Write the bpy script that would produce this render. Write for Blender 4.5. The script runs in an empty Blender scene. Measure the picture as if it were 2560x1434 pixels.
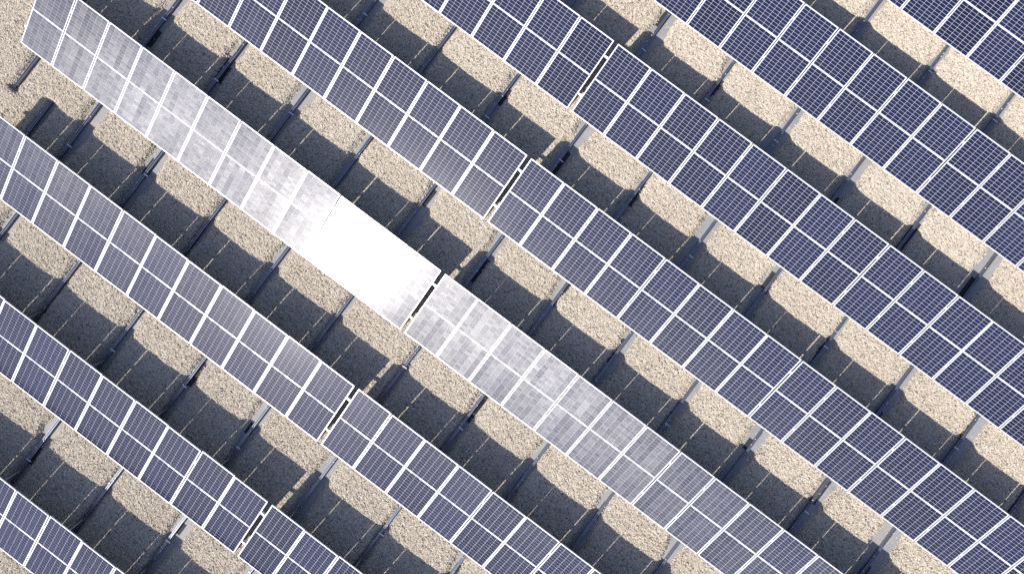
import bpy, bmesh, math, random
import numpy as np
from mathutils import Matrix, Vector

random.seed(7)
rng = np.random.default_rng(11)
D = bpy.data
scene = bpy.context.scene
C = scene.collection

# ------------------------------------------------------------------ camera, sky, sun, exposure
R = np.array([[0.7995032, 0.600434, -0.0165442], [0.6001157, -0.7996475, -0.0206177], [-0.0256091, 0.0065555, -0.9996505]])
CAM = np.array([2.22807516, 2.69806846, 22.12511279])
FPX = 1975.79                      # focal length in pixels of a 2560 px wide picture
cam_data = D.cameras.new("camera")
cam_data.sensor_width = 36.0
cam_data.lens = FPX / 2560 * 36.0
cam_data.clip_start = 0.5
cam_data.clip_end = 500
cam = D.objects.new("camera", cam_data)
C.objects.link(cam)
m = Matrix.Identity(4)
for i in range(3):
    m[i][0], m[i][1], m[i][2], m[i][3] = R[0][i], -R[1][i], -R[2][i], CAM[i]
cam.matrix_world = m
scene.camera = cam

KX, KY = 0.302, 1.135               # metres a shadow runs along x and y for each metre of height
sun_dir = Vector((-KX, -KY, 1)).normalized()
elev = math.asin(sun_dir.z)
lon = math.atan2(sun_dir.y, sun_dir.x)
world = D.worlds.new("World")
scene.world = world
world.use_nodes = True
wn = world.node_tree.nodes
sky = wn.new("ShaderNodeTexSky")
sky.sky_type = 'NISHITA'
sky.sun_disc = False
sky.sun_elevation = elev
sky.sun_rotation = math.pi / 2 - lon
sky.air_density = 1.0
sky.ozone_density = 1.4
sky.dust_density = 1.0
bg = wn["Background"]
bg.inputs["Strength"].default_value = 0.092
wb = wn.new("ShaderNodeMix")        # the camera's slightly cool white balance
wb.data_type = 'RGBA'
wb.blend_type = 'MULTIPLY'
wb.inputs[0].default_value = 1.0
wb.inputs[7].default_value = (1.0, 0.945, 1.04, 1)
world.node_tree.links.new(sky.outputs[0], wb.inputs[6])
world.node_tree.links.new(wb.outputs[2], bg.inputs[0])
sun_data = D.lights.new("sun", 'SUN')
sun_data.energy = 4.0
sun_data.angle = math.radians(0.53)
sun_data.color = (1.0, 0.965, 0.91)
sun = D.objects.new("sun", sun_data)
C.objects.link(sun)
sun.rotation_euler = (-sun_dir).to_track_quat('-Z', 'Y').to_euler()
sun.location = (-6, -22, 30)
scene.view_settings.view_transform = 'Standard'
scene.view_settings.look = 'None'
scene.view_settings.gamma = 1.0
scene.view_settings.use_curve_mapping = False
scene.view_settings.exposure = 0.97
scene.cycles.use_denoising = False
scene.cycles.max_bounces = 6
scene.cycles.sample_clamp_indirect = 4.0

# ------------------------------------------------------------------ sizes (metres)
W = 1.134                          # pitch of the panels along a row
L = 2.204                          # length of a panel up the slope
TH = 0.3852                        # tilt
PITCH = 3.8895                     # distance between rows
GAP = 0.1124                       # gap in every row
SEAM = 0.025
FW = W - SEAM
XO = [0.039, 0.021, 0.013, 0.0, 0.001, 0.024, 0.023, 0.027]
ZSHEET, ZBED = -0.20, -0.206
RAIL_TOP = -0.095
cT, sT = math.cos(TH), math.sin(TH)


def project(p):
    c = R @ (np.array(p) - CAM)
    return 1280 + FPX * c[0] / c[2], 717 + FPX * c[1] / c[2]


def in_view(p, margin):
    u, v = project(p)
    return -margin < u < 2560 + margin and -margin < v < 1434 + margin


# ------------------------------------------------------------------ materials
def new_mat(name):
    mt = D.materials.new(name)
    mt.use_nodes = True
    nt = mt.node_tree
    nt.nodes.clear()
    out = nt.nodes.new("ShaderNodeOutputMaterial")
    return mt, nt, out


def N(nt, kind, **kw):
    n = nt.nodes.new(kind)
    for k, v in kw.items():
        if k.startswith("i_"):
            n.inputs[k[2:].replace("_", " ")].default_value = v
        else:
            setattr(n, k, v)
    return n


def math_node(nt, op, a, b=None, c=None):
    n = N(nt, "ShaderNodeMath", operation=op)
    for i, x in enumerate((a, b, c)):
        if x is None:
            continue
        if isinstance(x, (int, float)):
            n.inputs[i].default_value = x
        else:
            nt.links.new(x, n.inputs[i])
    return n.outputs[0]


def mix_color(nt, fac, a, b):
    n = N(nt, "ShaderNodeMix", data_type='RGBA')
    for sock, x in ((n.inputs[0], fac), (n.inputs[6], a), (n.inputs[7], b)):
        if isinstance(x, (int, float)):
            sock.default_value = x
        elif isinstance(x, tuple):
            sock.default_value = x if len(x) == 4 else (*x, 1)
        else:
            nt.links.new(x, sock)
    return n.outputs[2]


def ramp(nt, fac, stops):
    n = N(nt, "ShaderNodeValToRGB")
    e = n.color_ramp.elements
    while len(e) < len(stops):
        e.new(0.5)
    for el, (p, c) in zip(e, stops):
        el.position = p
        el.color = (*c, 1) if len(c) == 3 else c
    nt.links.new(fac, n.inputs[0])
    return n.outputs[0]


def glass_normal(nt, amount):
    """slightly wavy front glass: slow warp over the panel plus fine stipple"""
    tc = N(nt, "ShaderNodeTexCoord")
    oi = N(nt, "ShaderNodeObjectInfo")
    n1 = N(nt, "ShaderNodeTexNoise", noise_dimensions='4D', i_Scale=1.6, i_Detail=2.0)
    nt.links.new(tc.outputs["Object"], n1.inputs["Vector"])
    nt.links.new(math_node(nt, 'MULTIPLY', oi.outputs["Random"], 40.0), n1.inputs["W"])
    b = N(nt, "ShaderNodeBump", i_Strength=1.0, i_Distance=amount)
    nt.links.new(n1.outputs["Fac"], b.inputs["Height"])
    return b.outputs[0]


def panel_front(name, base_fn, wire):
    """what lies under the front glass (cell or white sheet) with the textured glass on top of it"""
    mt, nt, out = new_mat(name)
    nrm = glass_normal(nt, 0.0005)
    dif = N(nt, "ShaderNodeBsdfDiffuse")
    base_fn(nt, dif.inputs["Color"])
    last = dif.outputs[0]
    if wire:
        # silver fingers and round busbar wires run up the slope and spread light along the row
        geo_t = N(nt, "ShaderNodeVectorTransform", vector_type='VECTOR', convert_from='OBJECT', convert_to='WORLD')
        geo_t.inputs[0].default_value = (0, 1, 0)
        an = N(nt, "ShaderNodeBsdfAnisotropic", distribution='GGX')
        an.inputs["Color"].default_value = (1.0, 0.99, 0.975, 1)
        an.inputs["Roughness"].default_value = 0.402
        an.inputs["Anisotropy"].default_value = 0.597
        nt.links.new(geo_t.outputs[0], an.inputs["Tangent"])
        nt.links.new(nrm, an.inputs["Normal"])
        mx = N(nt, "ShaderNodeMixShader")
        oi = N(nt, "ShaderNodeObjectInfo")
        tc = N(nt, "ShaderNodeTexCoord")
        # each cell of a string keeps its own share of silver
        sep = N(nt, "ShaderNodeSeparateXYZ")
        nt.links.new(tc.outputs["Object"], sep.inputs[0])
        row = math_node(nt, 'FLOOR', math_node(nt, 'DIVIDE', sep.outputs[1], 0.0862))
        wnz = N(nt, "ShaderNodeTexWhiteNoise", noise_dimensions='2D')
        cmb = N(nt, "ShaderNodeCombineXYZ")
        nt.links.new(row, cmb.inputs[0])
        nt.links.new(math_node(nt, 'MULTIPLY', oi.outputs["Random"], 913.0), cmb.inputs[1])
        nt.links.new(cmb.outputs[0], wnz.inputs["Vector"])
        cellv = math_node(nt, 'MULTIPLY_ADD', wnz.outputs["Value"], 0.4, 0.8)
        panel_sheen = N(nt, "ShaderNodeSeparateColor")
        nt.links.new(oi.outputs["Color"], panel_sheen.inputs[0])
        strv = math_node(nt, 'MULTIPLY', math_node(nt, 'MULTIPLY_ADD', oi.outputs["Random"], 0.4, 0.8), panel_sheen.outputs[0])
        mp = N(nt, "ShaderNodeMapping")
        mp.inputs["Scale"].default_value = (62.0, 24.0, 1.0)
        nt.links.new(tc.outputs["Object"], mp.inputs["Vector"])
        stk = N(nt, "ShaderNodeTexNoise", noise_dimensions='4D', i_Scale=1.0, i_Detail=1.0)
        nt.links.new(mp.outputs[0], stk.inputs["Vector"])
        nt.links.new(math_node(nt, 'MULTIPLY', oi.outputs["Random"], 300.0), stk.inputs["W"])
        streak = math_node(nt, 'MULTIPLY_ADD', stk.outputs["Fac"], 1.5, 0.25)
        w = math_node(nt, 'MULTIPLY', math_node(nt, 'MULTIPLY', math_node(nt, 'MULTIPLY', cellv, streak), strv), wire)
        nt.links.new(w, mx.inputs[0])
        nt.links.new(last, mx.inputs[1])
        nt.links.new(an.outputs[0], mx.inputs[2])
        last = mx.outputs[0]
    gl = N(nt, "ShaderNodeBsdfAnisotropic", distribution='GGX')
    gl.inputs["Roughness"].default_value = 0.124
    nt.links.new(nrm, gl.inputs["Normal"])
    fr = N(nt, "ShaderNodeFresnel", i_IOR=1.40)
    mx2 = N(nt, "ShaderNodeMixShader")
    nt.links.new(fr.outputs[0], mx2.inputs[0])
    nt.links.new(last, mx2.inputs[1])
    nt.links.new(gl.outputs[0], mx2.inputs[2])
    nt.links.new(mx2.outputs[0], out.inputs[0])
    return mt


def cell_base(nt, sock):
    oi = N(nt, "ShaderNodeObjectInfo")
    col = mix_color(nt, oi.outputs["Random"], (0.0080, 0.0105, 0.033), (0.0100, 0.0125, 0.037))
    sp = N(nt, "ShaderNodeSeparateColor")
    nt.links.new(oi.outputs["Color"], sp.inputs[0])
    sc = N(nt, "ShaderNodeVectorMath", operation='SCALE')
    nt.links.new(col, sc.inputs[0])
    nt.links.new(sp.outputs[1], sc.inputs["Scale"])
    nt.links.new(sc.outputs[0], sock)


def sheet_base(nt, sock):
    sock.default_value = (0.37, 0.375, 0.41, 1)


M_CELL = panel_front("solar_cell", cell_base, 0.0100)
M_SHEET = panel_front("white_backsheet", sheet_base, 0)


def metal_paint(name, color, rough, metallic, noise=0.15, scale=6.0):
    mt, nt, out = new_mat(name)
    p = N(nt, "ShaderNodeBsdfPrincipled", i_Roughness=rough, i_Metallic=metallic)
    tc = N(nt, "ShaderNodeTexCoord")
    n1 = N(nt, "ShaderNodeTexNoise", i_Scale=scale, i_Detail=4.0)
    nt.links.new(tc.outputs["Object"], n1.inputs["Vector"])
    lo = tuple(c * (1 - noise) for c in color)
    hi = tuple(min(1, c * (1 + noise)) for c in color)
    nt.links.new(mix_color(nt, n1.outputs["Fac"], lo, hi), p.inputs["Base Color"])
    nt.links.new(p.outputs[0], out.inputs[0])
    return mt


M_FRAME = metal_paint("anodised_frame", (0.58, 0.58, 0.60), 0.38, 0.25, 0.05)
M_RIBBON = metal_paint("tinned_ribbon", (0.86, 0.86, 0.88), 0.3, 0.2, 0.03)
M_ALU = metal_paint("mill_aluminium", (0.66, 0.67, 0.70), 0.42, 0.45, 0.1)
M_GALV = metal_paint("galvanised_steel", (0.24, 0.25, 0.29), 0.38, 0.8, 0.2, 9.0)
M_RUBBER = metal_paint("black_rubber", (0.022, 0.023, 0.026), 0.85, 0.0, 0.3, 20.0)


def sheet_material():
    mt, nt, out = new_mat("roof_sheet")
    p = N(nt, "ShaderNodeBsdfPrincipled", i_Roughness=0.75)
    geo = N(nt, "ShaderNodeNewGeometry")
    n1 = N(nt, "ShaderNodeTexNoise", i_Scale=1.1, i_Detail=5.0, i_Roughness=0.65)
    n2 = N(nt, "ShaderNodeTexNoise", i_Scale=14.0, i_Detail=4.0)
    v = N(nt, "ShaderNodeTexVoronoi", feature='DISTANCE_TO_EDGE', i_Scale=2.3)
    for n in (n1, n2, v):
        nt.links.new(geo.outputs["Position"], n.inputs["Vector"])
    base = ramp(nt, n1.outputs["Fac"], [(0.3, (0.20, 0.205, 0.22)), (0.5, (0.26, 0.258, 0.255)), (0.72, (0.33, 0.305, 0.265))])
    base = mix_color(nt, math_node(nt, 'MULTIPLY', n2.outputs["Fac"], 0.45), base, (0.19, 0.185, 0.18))
    crack = ramp(nt, v.outputs["Distance"], [(0.0, (1, 1, 1)), (0.012, (0, 0, 0))])
    base = mix_color(nt, math_node(nt, 'MULTIPLY', crack, 0.5), base, (0.13, 0.125, 0.12))
    nt.links.new(base, p.inputs["Base Color"])
    nt.links.new(p.outputs[0], out.inputs[0])
    return mt


def gravel_material(stone):
    mt, nt, out = new_mat("gravel_stone" if stone else "gravel_bed")
    p = N(nt, "ShaderNodeBsdfDiffuse", i_Roughness=0.4)
    geo = N(nt, "ShaderNodeNewGeometry")
    stops = [(0.0, (0.12, 0.107, 0.094)), (0.10, (0.34, 0.297, 0.236)), (0.2, (0.475, 0.414, 0.326)), (0.6, (0.525, 0.458, 0.362)), (0.85, (0.565, 0.497, 0.40)), (1.0, (0.68, 0.62, 0.53))]
    big = N(nt, "ShaderNodeTexNoise", i_Scale=0.5, i_Detail=3.0)
    nt.links.new(geo.outputs["Position"], big.inputs["Vector"])
    if stone:
        oi = N(nt, "ShaderNodeObjectInfo")
        col = ramp(nt, oi.outputs["Random"], stops)
        n = N(nt, "ShaderNodeTexNoise", i_Scale=45.0, i_Detail=2.0)
        nt.links.new(geo.outputs["Position"], n.inputs["Vector"])
        col = mix_color(nt, math_node(nt, 'MULTIPLY', n.outputs["Fac"], 0.35), col, (0.30, 0.26, 0.21))
    else:
        v = N(nt, "ShaderNodeTexVoronoi", i_Scale=26.0)
        wv = N(nt, "ShaderNodeTexVoronoi", i_Scale=58.0)
        for n in (v, wv):
            nt.links.new(geo.outputs["Position"], n.inputs["Vector"])
        sepc = N(nt, "ShaderNodeSeparateColor")
        nt.links.new(v.outputs["Color"], sepc.inputs[0])
        col = ramp(nt, sepc.outputs[0], stops)
        bump = N(nt, "ShaderNodeBump", i_Strength=1.0, i_Distance=0.018)
        bump.invert = True
        b2 = N(nt, "ShaderNodeBump", i_Strength=0.7, i_Distance=0.012)
        b2.invert = True
        nt.links.new(v.outputs["Distance"], bump.inputs["Height"])
        nt.links.new(wv.outputs["Distance"], b2.inputs["Height"])
        nt.links.new(bump.outputs[0], b2.inputs["Normal"])
        nt.links.new(b2.outputs[0], p.inputs["Normal"])
    tint = ramp(nt, big.outputs["Fac"], [(0.3, (0.93, 0.92, 0.90)), (0.7, (1.0, 1.0, 1.0))])
    mul = N(nt, "ShaderNodeMix", data_type='RGBA', blend_type='MULTIPLY')
    mul.inputs[0].default_value = 1.0
    nt.links.new(col, mul.inputs[6])
    nt.links.new(tint, mul.inputs[7])
    nt.links.new(mul.outputs[2], p.inputs["Color"])
    nt.links.new(p.outputs[0], out.inputs[0])
    return mt


M_SHEETG = sheet_material()
M_BED = gravel_material(False)
M_STONE = gravel_material(True)


# ------------------------------------------------------------------ mesh helpers
def mesh_from(name, verts, faces, mat, smooth=False):
    me = D.meshes.new(name)
    me.from_pydata([tuple(v) for v in verts], [], faces)
    me.materials.append(mat)
    if smooth:
        me.polygons.foreach_set("use_smooth", [True] * len(me.polygons))
    me.update()
    return me


def box_mesh(name, x0, x1, y0, y1, z0, z1, mat, bevel=0.0):
    bm = bmesh.new()
    vs = [bm.verts.new((x, y, z)) for z in (z0, z1) for y in (y0, y1) for x in (x0, x1)]
    for f in ((0, 2, 3, 1), (4, 5, 7, 6), (0, 1, 5, 4), (2, 6, 7, 3), (0, 4, 6, 2), (1, 3, 7, 5)):
        bm.faces.new([vs[i] for i in f])
    if bevel:
        bmesh.ops.bevel(bm, geom=bm.edges[:], offset=bevel, segments=1, affect='EDGES')
    me = D.meshes.new(name)
    bm.to_mesh(me)
    bm.free()
    me.materials.append(mat)
    return me


def extrude_profile(name, prof, a, b, axis, mat):
    """closed profile swept from a to b along x or y; prof holds (side, height) pairs"""
    n = len(prof)
    verts, faces = [], []
    for t in (a, b):
        for s, h in prof:
            verts.append((t, s, h) if axis == 'x' else (s, t, h))
    for i in range(n):
        j = (i + 1) % n
        faces.append((i, j, n + j, n + i))
    faces.append(tuple(range(n - 1, -1, -1)))
    faces.append(tuple(range(n, 2 * n)))
    me = mesh_from(name, verts, faces, mat)
    bm = bmesh.new()
    bm.from_mesh(me)
    bmesh.ops.recalc_face_normals(bm, faces=bm.faces[:])
    bm.to_mesh(me)
    bm.free()
    return me


def beam_mesh(name, p, q, w, d, mat):
    """square bar between two points"""
    p, q = Vector(p), Vector(q)
    ax = (q - p).normalized()
    sx = Vector((1, 0, 0))
    sy = ax.cross(sx).normalized()
    verts = []
    for c in (p, q):
        for a, b in ((-1, -1), (1, -1), (1, 1), (-1, 1)):
            verts.append(c + sx * a * w / 2 + sy * b * d / 2)
    faces = [(0, 1, 5, 4), (1, 2, 6, 5), (2, 3, 7, 6), (3, 0, 4, 7), (3, 2, 1, 0), (4, 5, 6, 7)]
    return mesh_from(name, verts, faces, mat)


def link(name, me, parent=None, loc=(0, 0, 0)):
    o = D.objects.new(name, me)
    C.objects.link(o)
    o.parent = parent
    o.location = loc
    return o


def thing(name, label, cat, loc=(0, 0, 0), group=None):
    o = D.objects.new(name, None)
    C.objects.link(o)
    o.empty_display_size = 0.2
    o.location = loc
    o['label'] = label
    o['category'] = cat
    if group:
        o['group'] = group
    return o


# ------------------------------------------------------------------ rails: columns on the ground
# (x, y start, y end, index from the gap)
RAILS = []
for k in range(11):
    RAILS.append(((0.5 + 2 * k) * W + 0.01, -14.5, 22.0, k))
for k in range(5):
    RAILS.append((-GAP - (1.5 + 2 * k) * W, -14.5, 22.0, -1 - k))
RAILS.append((-GAP - 11.5 * W, -1.05, 22.0, -6))
RAILS.append((-GAP - 10.52 * W, -14.5, -0.82, -7))


def smooth_noise(n, seed):
    r = np.random.default_rng(seed)
    t = np.linspace(0, 1, n)
    out = np.zeros(n)
    for f, a in ((9, 1.0), (23, 0.6), (61, 0.35), (170, 0.25)):
        k = r.standard_normal(f + 2)
        xp = np.linspace(0, 1, f + 2)
        out += a * np.interp(t, xp, k)
    return out


# ------------------------------------------------------------------ ground sheet and gravel
g = link("ground", mesh_from("ground", [(-70, -70, ZSHEET), (70, -70, ZSHEET), (70, 70, ZSHEET), (-70, 70, ZSHEET)], [(0, 1, 2, 3)], M_SHEETG))
g['kind'] = 'structure'


def gravel_bed():
    step = 0.055
    e1 = np.array([R[0][0], R[0][1]])
    e2 = np.array([R[1][0], R[1][1]])
    cx, cy = CAM[0] - 0.45, CAM[1] + 0.1
    us = np.arange(-16.4, 16.4, step)
    vs = np.arange(-9.9, 9.9, step)
    U, V = np.meshgrid(us, vs)
    X = cx + U * e1[0] + V * e2[0]
    Y = cy + U * e1[1] + V * e2[1]
    Z = np.full(X.shape, 9.0)
    dens = np.ones(X.shape)
    stray = np.zeros(X.shape)
    yy = np.linspace(-16, 24, 1600)
    top_open = -0.045
    for i, (rx, y0, y1, k) in enumerate(RAILS):
        for side in (-1, 1):
            bare = 0.105 + 0.08 * smooth_noise(1600, 100 + i * 2 + (side > 0)) + (0.05 if side > 0 else 0.0)
            e = np.interp(Y, yy, np.clip(bare * (0.4 if k in (-6, -7) else 1.0), 0.045, 0.36))
            dx = (X - rx) * side
            over = np.maximum(np.maximum(y0 - (0.16 if k == -6 else 0.02) - Y, Y - y1 - 0.02), 0)
            d = np.where(dx >= -1e-6, dx, 99.0)
            dd = np.sqrt(np.maximum(d, 0) ** 2 + (over * 7.0) ** 2)
            dd = np.where(d > 50, 99.0, dd)
            t = dd - e
            wide = np.clip(1 - np.minimum(dd, 1.134) / 1.134, 0, 1)
            top = top_open - 0.045 * wide ** 2 - 0.014 * np.clip(1 - dd / 0.5, 0, 1) ** 2 - ZBED
            h = np.where(t < 0, 0.0, np.minimum(t * 1.1, top))
            z = ZBED + h
            Z = np.minimum(Z, z)
    Z = np.minimum(Z, top_open)
    bare = Z < ZBED + 0.012
    n = rng.standard_normal(X.shape)
    Z = Z + np.where(bare, 0, 0.008 * n)
    dens = np.where(bare, 0.035, 1.0)
    ny, nx = X.shape
    co = np.stack([X, Y, Z], -1).reshape(-1, 3)
    idx = np.arange(nx * ny).reshape(ny, nx)
    # v runs down the picture, so wind the quads to face up
    quads = np.stack([idx[:-1, :-1], idx[1:, :-1], idx[1:, 1:], idx[:-1, 1:]], -1).reshape(-1, 4)
    # the same gravel carries on beyond the part that can be seen
    far = []
    for u, v in ((us[0], vs[0]), (us[-1], vs[0]), (us[-1], vs[-1]), (us[0], vs[-1])):
        for k in (1.0, 4.5):
            far.append((cx + k * (u * e1[0] + v * e2[0]), cy + k * (u * e1[1] + v * e2[1]), -0.06 if k > 1 else -0.1))
    n0 = len(co)
    co = np.vstack([co, np.array(far)])
    dens = np.concatenate([dens.ravel(), np.zeros(8)])
    ringq = np.array([[n0 + 2 * i, n0 + 2 * ((i + 1) % 4), n0 + 2 * ((i + 1) % 4) + 1, n0 + 2 * i + 1][::-1] for i in range(4)])
    quads = np.vstack([quads, ringq])
    me = D.meshes.new("gravel")
    me.vertices.add(len(co))
    me.vertices.foreach_set("co", co.astype(np.float32).ravel())
    me.loops.add(quads.size)
    me.loops.foreach_set("vertex_index", quads.astype(np.int32).ravel())
    me.polygons.add(len(quads))
    me.polygons.foreach_set("loop_start", np.arange(0, quads.size, 4, dtype=np.int32))
    me.update(calc_edges=True)
    me.polygons.foreach_set("use_smooth", [True] * len(quads))
    at = me.attributes.new("dens", 'FLOAT', 'POINT')
    at.data.foreach_set("value", dens.astype(np.float32).ravel())
    me.materials.append(M_BED)
    return me


def stone_nodes(density):
    ng = D.node_groups.new("loose_stones", 'GeometryNodeTree')
    ng.interface.new_socket("Geometry", in_out='INPUT', socket_type='NodeSocketGeometry')
    ng.interface.new_socket("Geometry", in_out='OUTPUT', socket_type='NodeSocketGeometry')
    nn, lk = ng.nodes, ng.links
    gi, go = nn.new("NodeGroupInput"), nn.new("NodeGroupOutput")
    g2i = nn.new("GeometryNodeGeometryToInstance")
    for s in range(5):
        ico = nn.new("GeometryNodeMeshIcoSphere")
        ico.inputs["Radius"].default_value = 1.0
        ico.inputs["Subdivisions"].default_value = 2
        pos = nn.new("GeometryNodeInputPosition")
        nz = nn.new("ShaderNodeTexNoise")
        nz.noise_dimensions = '4D'
        nz.inputs["Scale"].default_value = 0.9
        nz.inputs["Detail"].default_value = 1.0
        nz.inputs["W"].default_value = s * 7.3
        sub = nn.new("ShaderNodeVectorMath")
        sub.operation = 'SUBTRACT'
        sub.inputs[1].default_value = (0.5, 0.5, 0.5)
        mul = nn.new("ShaderNodeVectorMath")
        mul.operation = 'MULTIPLY'
        mul.inputs[1].default_value = (1.5, 1.5, 1.2)
        sp = nn.new("GeometryNodeSetPosition")
        tr = nn.new("GeometryNodeTransform")
        tr.inputs["Scale"].default_value = (1.0, (0.62, 0.8, 0.9, 0.7, 0.55)[s], (0.48, 0.55, 0.42, 0.6, 0.5)[s])
        sm = nn.new("GeometryNodeSetMaterial")
        sm.inputs["Material"].default_value = M_STONE
        lk.new(pos.outputs[0], nz.inputs["Vector"])
        lk.new(nz.outputs["Color"], sub.inputs[0])
        lk.new(sub.outputs[0], mul.inputs[0])
        lk.new(ico.outputs["Mesh"], sp.inputs["Geometry"])
        lk.new(mul.outputs[0], sp.inputs["Offset"])
        lk.new(sp.outputs[0], tr.inputs["Geometry"])
        lk.new(tr.outputs[0], sm.inputs["Geometry"])
        lk.new(sm.outputs[0], g2i.inputs[0])
    dp = nn.new("GeometryNodeDistributePointsOnFaces")
    na = nn.new("GeometryNodeInputNamedAttribute")
    na.data_type = 'FLOAT'
    na.inputs["Name"].default_value = "dens"
    mu = nn.new("ShaderNodeMath")
    mu.operation = 'MULTIPLY'
    mu.inputs[1].default_value = density
    lk.new(na.outputs["Attribute"], mu.inputs[0])
    lk.new(gi.outputs[0], dp.inputs["Mesh"])
    lk.new(mu.outputs[0], dp.inputs["Density"])
    iop = nn.new("GeometryNodeInstanceOnPoints")
    iop.inputs["Pick Instance"].default_value = True
    lk.new(dp.outputs["Points"], iop.inputs["Points"])
    lk.new(g2i.outputs[0], iop.inputs["Instance"])
    ri = nn.new("FunctionNodeRandomValue")
    ri.data_type = 'INT'
    ri.inputs[4].default_value = 0
    ri.inputs[5].default_value = 4
    lk.new(ri.outputs[2], iop.inputs["Instance Index"])
    rr = nn.new("FunctionNodeRandomValue")
    rr.data_type = 'FLOAT_VECTOR'
    rr.inputs[0].default_value = (-0.5, -0.5, 0)
    rr.inputs[1].default_value = (0.5, 0.5, 6.283)
    rr.inputs["Seed"].default_value = 3
    lk.new(rr.outputs[0], iop.inputs["Rotation"])
    rs = nn.new("FunctionNodeRandomValue")
    rs.data_type = 'FLOAT'
    rs.inputs[2].default_value = 0.0
    rs.inputs[3].default_value = 1.0
    rs.inputs["Seed"].default_value = 5
    pw = nn.new("ShaderNodeMath")
    pw.operation = 'POWER'
    pw.inputs[1].default_value = 2.2
    ma = nn.new("ShaderNodeMath")
    ma.operation = 'MULTIPLY_ADD'
    ma.inputs[1].default_value = 0.018
    ma.inputs[2].default_value = 0.0150
    lk.new(rs.outputs[1], pw.inputs[0])
    lk.new(pw.outputs[0], ma.inputs[0])
    lk.new(ma.outputs[0], iop.inputs["Scale"])
    jn = nn.new("GeometryNodeJoinGeometry")
    lk.new(gi.outputs[0], jn.inputs[0])
    lk.new(iop.outputs[0], jn.inputs[0])
    lk.new(jn.outputs[0], go.inputs[0])
    return ng


gravel = link("gravel", gravel_bed())
gravel['kind'] = 'stuff'
gravel['label'] = "beige roof gravel heaped between the ground rails"
md = gravel.modifiers.new("loose_stones", 'NODES')
md.node_group = stone_nodes(850.0)

# ------------------------------------------------------------------ names of places
ORD = ["", "first", "second", "third", "fourth", "fifth", "sixth", "seventh", "eighth", "ninth", "tenth", "eleventh", "twelfth",
       "thirteenth", "fourteenth", "fifteenth", "sixteenth"]
ROW_NAME = ["bottom left corner row", "second row below the glare row", "first row below the glare row", "row with the sun glare",
            "first row above the glare row", "second row above the glare row", "third row above the glare row", "top right corner row"]


def row_origin(r):
    return XO[r], (r - 3) * PITCH


# ------------------------------------------------------------------ ground rails with their struts
PURLIN_S = (0.234, 0.789)          # where the cross rails sit, as a share of the slope
PUR_TOP, PUR_BOT = -0.040, -0.090  # below the glass plane

rail_prof = [(-0.036, 0), (0.036, 0), (0.036, 0.100), (0.014, 0.100), (0.014, 0.070), (-0.014, 0.070),
             (-0.014, 0.100), (-0.036, 0.100)]


def on_slope(r, s, dz):
    x, y = row_origin(r)
    return y + L * s * cT - dz * sT, L * s * sT + dz * cT


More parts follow.
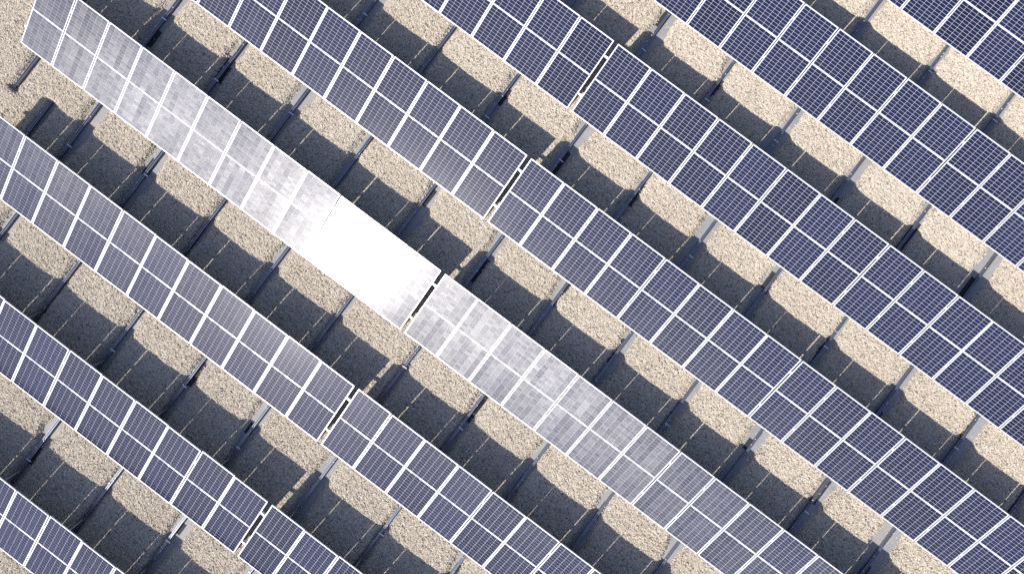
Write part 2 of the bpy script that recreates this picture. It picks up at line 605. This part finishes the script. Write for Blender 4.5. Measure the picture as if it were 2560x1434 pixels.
pad_mesh = [box_mesh("rubber_pad", -0.10, 0.10, -ln / 2, ln / 2, 0, 0.006, M_RUBBER) for ln in (0.35, 0.55, 0.8)]
foot_mesh = box_mesh("foot_plate", -0.045, 0.045, -0.075, 0.075, 0, 0.008, M_GALV, 0.002)
bracket_mesh = box_mesh("bracket", -0.075, 0.075, -0.014, 0.016, 0, 0.022, M_ALU, 0.003)
bolt_mesh = D.meshes.new("bolt")
bm = bmesh.new()
bmesh.ops.create_cone(bm, cap_ends=True, segments=6, radius1=0.016, radius2=0.015, depth=0.022)
bm.to_mesh(bolt_mesh)
bm.free()
bolt_mesh.materials.append(M_ALU)
strut_meshes = {}
rr = random.Random(5)
end_pad = box_mesh("rubber_pad", -0.034, 0.034, -0.085, 0, 0, 0.085, M_RUBBER, 0.004)
for rx, y0, y1, k in RAILS:
    ys = np.linspace(y0, y1, 200)
    seen = [y for y in ys if in_view((rx, y, RAIL_TOP), 150)]
    if not seen:
        continue
    ya, yb = max(y0, min(seen) - 1.5), min(y1, max(seen) + 1.5)
    if k >= 0:
        place = f"{ORD[k + 1]} to the right of the gaps"
    elif k >= -5:
        place = f"{ORD[-k]} to the left of the gaps"
    if k == -6:
        label = "grey ground rail ending in open gravel beside the left end of the glare row"
    elif k == -7:
        label = "grey ground rail with its end shaded beside the left end of the shadow"
    else:
        label = f"grey ground rail in the gravel, {place}, under the rows"
    root = thing("ground_rail", label, "rail", (rx, 0, ZSHEET + 0.007), "ground rails crossing under the panel rows")
    if k == -6:
        link("rubber_pad", end_pad, root, (0, ya - 0.003, 0))
    link("channel", extrude_profile("channel", rail_prof, ya, yb, 'y', M_GALV), root)
    for r in range(8):
        ytop = row_origin(r)[1] + L * cT
        ylow = row_origin(r)[1]
        if not (ya < ylow + 1.0 < yb):
            continue
        key = r - 3
        yu, zu = on_slope(r, PURLIN_S[1], PUR_BOT)
        yl, zl = on_slope(r, PURLIN_S[0], PUR_BOT)
        base = -(ZSHEET + 0.007)
        link("rear_strut", beam_mesh("rear_strut", (0, ytop - 0.05, 0.108), (0, yu + 0.02, zu + base - 0.01), 0.035, 0.045, M_GALV), root)
        link("front_post", beam_mesh("front_post", (0, yl, 0.108), (0, yl, zl + base - 0.004), 0.05, 0.05, M_GALV), root)
        link("foot_plate", foot_mesh, root, (0, ytop - 0.07, 0.1015))
        link("foot_plate", foot_mesh, root, (0, yl, 0.1015))
        # strips of rubber under the rail show beside it here and there
        for a in range(2):
            yc = ytop + rr.uniform(0.1, 1.75)
            if ya + 0.3 < yc < yb - 0.3 and rr.random() < 0.4:
                link("rubber_pad", rr.choice(pad_mesh), root, (rr.choice((-0.045, 0.05, 0.055)), yc, -0.0065))
        if rr.random() < 0.55 and ya < ytop + 0.7 < yb:
            link("bracket", bracket_mesh, root, (rr.choice((0.02, 0.05)), ytop + rr.uniform(0.3, 1.1), 0.1015))
        for a in range(3):
            yc = ytop + rr.uniform(0.05, 1.8)
            if ya + 0.1 < yc < yb - 0.1:
                link("bolt", bolt_mesh, root, (rr.choice((-0.026, 0.026)), yc, 0.1105))

# ------------------------------------------------------------------ cross rails that carry the panels
pur_prof = [(-0.022, PUR_BOT), (0.022, PUR_BOT), (0.022, PUR_TOP), (0.006, PUR_TOP), (0.006, PUR_TOP - 0.012), (-0.006, PUR_TOP - 0.012),
            (-0.006, PUR_TOP), (-0.022, PUR_TOP)]
LEFT_END = {3: -12, 2: -11, 1: -11, 0: -11}

# ------------------------------------------------------------------ one panel, then copies
FB = 0.027                         # frame width seen from above
H0, H1 = -FW / 2, FW / 2


def frame_mesh():
    bm = bmesh.new()

    def ring(z, inset):
        return [bm.verts.new(p) for p in ((H0 + inset, inset, z), (H1 - inset, inset, z), (H1 - inset, L - inset, z), (H0 + inset, L - inset, z))]
    o0, o1, o2 = ring(-0.035, 0.0), ring(-0.0015, 0.0), ring(0.0, 0.0015)
    i2, i1, i0 = ring(0.0, FB - 0.001), ring(-0.001, FB), ring(-0.0085, FB)
    b0 = ring(-0.035, FB - 0.008)
    seq = [b0, o0, o1, o2, i2, i1, i0]
    for a, b in zip(seq, seq[1:]):
        for i in range(4):
            j = (i + 1) % 4
            bm.faces.new((a[i], a[j], b[j], b[i]))
    bmesh.ops.recalc_face_normals(bm, faces=bm.faces[:])
    me = D.meshes.new("frame")
    bm.to_mesh(me)
    bm.free()
    me.materials.append(M_FRAME)
    return me


COLP = (FW - 2 * FB - 0.008) / 6
MID = 0.046
ROWP = (L - 2 * FB - 0.010 - MID) / 24
CGX, CGY = 0.0070, 0.0076


def string_mesh():
    verts, faces = [], []
    w, h, c = (COLP - CGX) / 2, (ROWP - CGY) / 2, 0.006
    for k in range(12):
        y = (k + 0.5) * ROWP
        n = len(verts)
        verts += [(-w + c, y - h, 0), (w - c, y - h, 0), (w, y - h + c, 0), (w, y + h, 0), (-w, y + h, 0), (-w, y - h + c, 0)]
        faces.append((n, n + 1, n + 2, n + 3, n + 4, n + 5))
    return mesh_from("cell_string", verts, faces, M_CELL)


ME_FRAME = frame_mesh()
ME_SHEET = box_mesh("backsheet", H0 + FB - 0.004, H1 - FB + 0.004, FB - 0.004, L - FB + 0.004, -0.012, -0.006, M_SHEET)
ME_STRING = string_mesh()
ME_RIB = [box_mesh("bus_ribbon", -ln / 2, ln / 2, -hw, hw, 0, 0.001, M_RIBBON) for ln, hw in ((0.125, 0.016), (0.26, 0.012))]
ME_CLAMP = box_mesh("clamp", -0.024, 0.024, -0.032, 0.032, 0.0005, 0.006, M_ALU, 0.0015)
INW = FW - 2 * FB


def make_panel():
    t = thing("solar_panel", "", "solar panel", group="solar panels in the tilted rows")
    link("frame", ME_FRAME, t)
    link("backsheet", ME_SHEET, t)
    for half in range(2):
        y = FB + 0.005 + half * (12 * ROWP + MID)
        for c in range(6):
            link("cell_string", ME_STRING, t, ((c - 2.5) * COLP, y, -0.0035))
    ym = FB + 0.005 + 12 * ROWP + MID / 2 - 0.002
    for f, kind in ((0.16, 0), (0.505, 0), (0.675, 1), (0.86, 0)):
        link("bus_ribbon", ME_RIB[kind], t, (-INW / 2 + INW * f, ym, -0.0045))
    for s in PURLIN_S:
        link("clamp", ME_CLAMP, t, (H0 - SEAM / 2, L * s, 0))
    return t


def copy_thing(src):
    r = src.copy()
    C.objects.link(r)
    for ch in src.children:
        c = ch.copy()
        C.objects.link(c)
        c.parent = r
    return r


PROTO = make_panel()
used = False
pr = random.Random(21)
GLARE_SHEEN = {-12: 1.5, -11: 1.9, -4: 2.4, 4: 2.3, 5: 2.1, 6: 1.8, 7: 1.15, 8: 1.0}  # sheen gain per panel, imitating how the sun glare fades along its row
JOINT = {3: 7, 4: 8, 5: 8, 6: 8}

slots = []
for r in range(8):
    for j in range(LEFT_END.get(r, -14), 20):
        x0, y0 = row_origin(r)
        xc = x0 + (j + 0.5) * W + (-GAP if j < 0 else 0)
        corners = [(xc + a * W / 2, y0 + b * L * cT, b * L * sT) for a in (-1, 1) for b in (0, 1)]
        h = L * sT + 0.1
        sh = [(xc + a * W / 2 + KX * h, y0 + L * cT + KY * h, -0.1) for a in (-1, 1)]
        if any(in_view(p, 70) for p in corners + sh):
            slots.append((r, j, xc, y0, sum(in_view(p, 0) for p in corners)))
edge_count = {}
for r in (0, 7):
    vis = [s for s in slots if s[0] == r and s[4] > 0]
    vis.sort(key=lambda s: s[1])
    for n, s in enumerate(vis):
        edge_count[(r, s[1])] = n + 1

for r, j, xc, y0, seen in slots:
    t = copy_thing(PROTO) if used else PROTO
    used = True
    if r in JOINT and j >= JOINT[r] - 2:
        xc += 0.006 if j >= JOINT[r] else -0.004
    t.location = (xc + pr.uniform(-0.0015, 0.0015), y0 + pr.uniform(-0.002, 0.002), 0)
    dth = pr.gauss(0, 0.0035)
    dy = pr.gauss(0, 0.0035)
    f = pr.uniform(0.85, 1.15)
    tint = pr.uniform(0.8, 1.2)
    if r == 3:
        if j in (-3, -2):
            dth, dy = 0.004, (0.010 if j == -3 else 0.003)
        elif j == -1:
            dth, dy = 0.007, 0.018
        elif j == 0:
            dth, dy = 0.008, 0.022
        elif j == -4:
            dth, dy = -0.002, -0.017
        elif j < 0:
            dth, dy = dth * 0.4 + 0.008 + 0.0022 * (-3 - j), dy * 0.4
        else:
            dth, dy = dth * 0.4 + 0.008 + 0.0005 * j, dy * 0.4
        f = f * 0.6 + 0.4
        # sun glare along this row is put into the cells' sheen strength
        f *= GLARE_SHEEN.get(j, (2.2 if j < 0 else 2.4) if j < 7 else 0.8)
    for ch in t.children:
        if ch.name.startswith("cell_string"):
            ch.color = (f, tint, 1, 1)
    t.rotation_euler = (TH + dth, dy, 0)
    u, v = project((xc, y0 + L * cT / 2, L * sT / 2))
    if r == 3 and j in (-3, -2, -1):
        look = "sun-glared white"
    elif r == 3 and j < 7:
        look = "bright silvery"
    elif u > 1650 or r >= 6:
        look = "dark navy"
    elif u > 800 and r in (2, 4) or r in (2,):
        look = "grey-blue"
    else:
        look = "blue"
    if r in (0, 7):
        n = edge_count.get((r, j))
        side = "left" if r == 0 else "top"
        if n:
            label = f"{look} solar panel, {ORD[n]} from the {side} edge, {ROW_NAME[r]}"
        else:
            js = [b for a, b in edge_count if a == r]
            if j < min(js):
                label = f"{look} solar panel, {ORD[min(js) - j]} beyond the {side} edge, {ROW_NAME[r]}"
            else:
                label = f"{look} solar panel, {ORD[j - max(js)]} beyond the lower end, {ROW_NAME[r]}"
    elif j < 0:
        label = f"{look} solar panel, {ORD[-j]} left of the gap, {ROW_NAME[r]}"
    else:
        label = f"{look} solar panel, {ORD[j + 1]} right of the gap, {ROW_NAME[r]}"
    t['label'] = label

for r in range(8):
    js = [s[1] for s in slots if s[0] == r]
    if not js:
        continue
    x0, y0 = row_origin(r)
    xa = x0 + min(js) * W - (GAP if min(js) < 0 else 0) - 0.07
    xb = x0 + (max(js) + 1) * W + 0.06
    for s, nm in zip(PURLIN_S, ("lower", "upper")):
        lab = f"{nm} aluminium cross rail under the panels of the {ROW_NAME[r]}"
        if 1 <= r <= 5:
            lab = f"{nm} aluminium cross rail bridging the gap in the {ROW_NAME[r]}"
        root = thing("cross_rail", lab, "rail", (0, y0, 0), "aluminium cross rails under the panels")
        root.rotation_euler = (TH, 0, 0)
        link("beam", extrude_profile("beam", pur_prof, xa, xb, 'x', M_ALU), root, (0, L * s, 0))
        if 1 <= r <= 6:
            xg = x0 - GAP / 2
            link("end_clamp", box_mesh("end_clamp", -GAP / 2 + 0.004, GAP / 2 - 0.004, -0.028, 0.028, PUR_TOP + 0.001, -0.004, M_ALU, 0.004), root, (xg, L * s, 0))
        if r in LEFT_END and min(js) == LEFT_END[r]:
            link("end_clamp", box_mesh("end_clamp", -0.03, 0.03, -0.028, 0.028, PUR_TOP + 0.001, 0.003, M_ALU, 0.004), root, (xa + 0.042, L * s, 0))
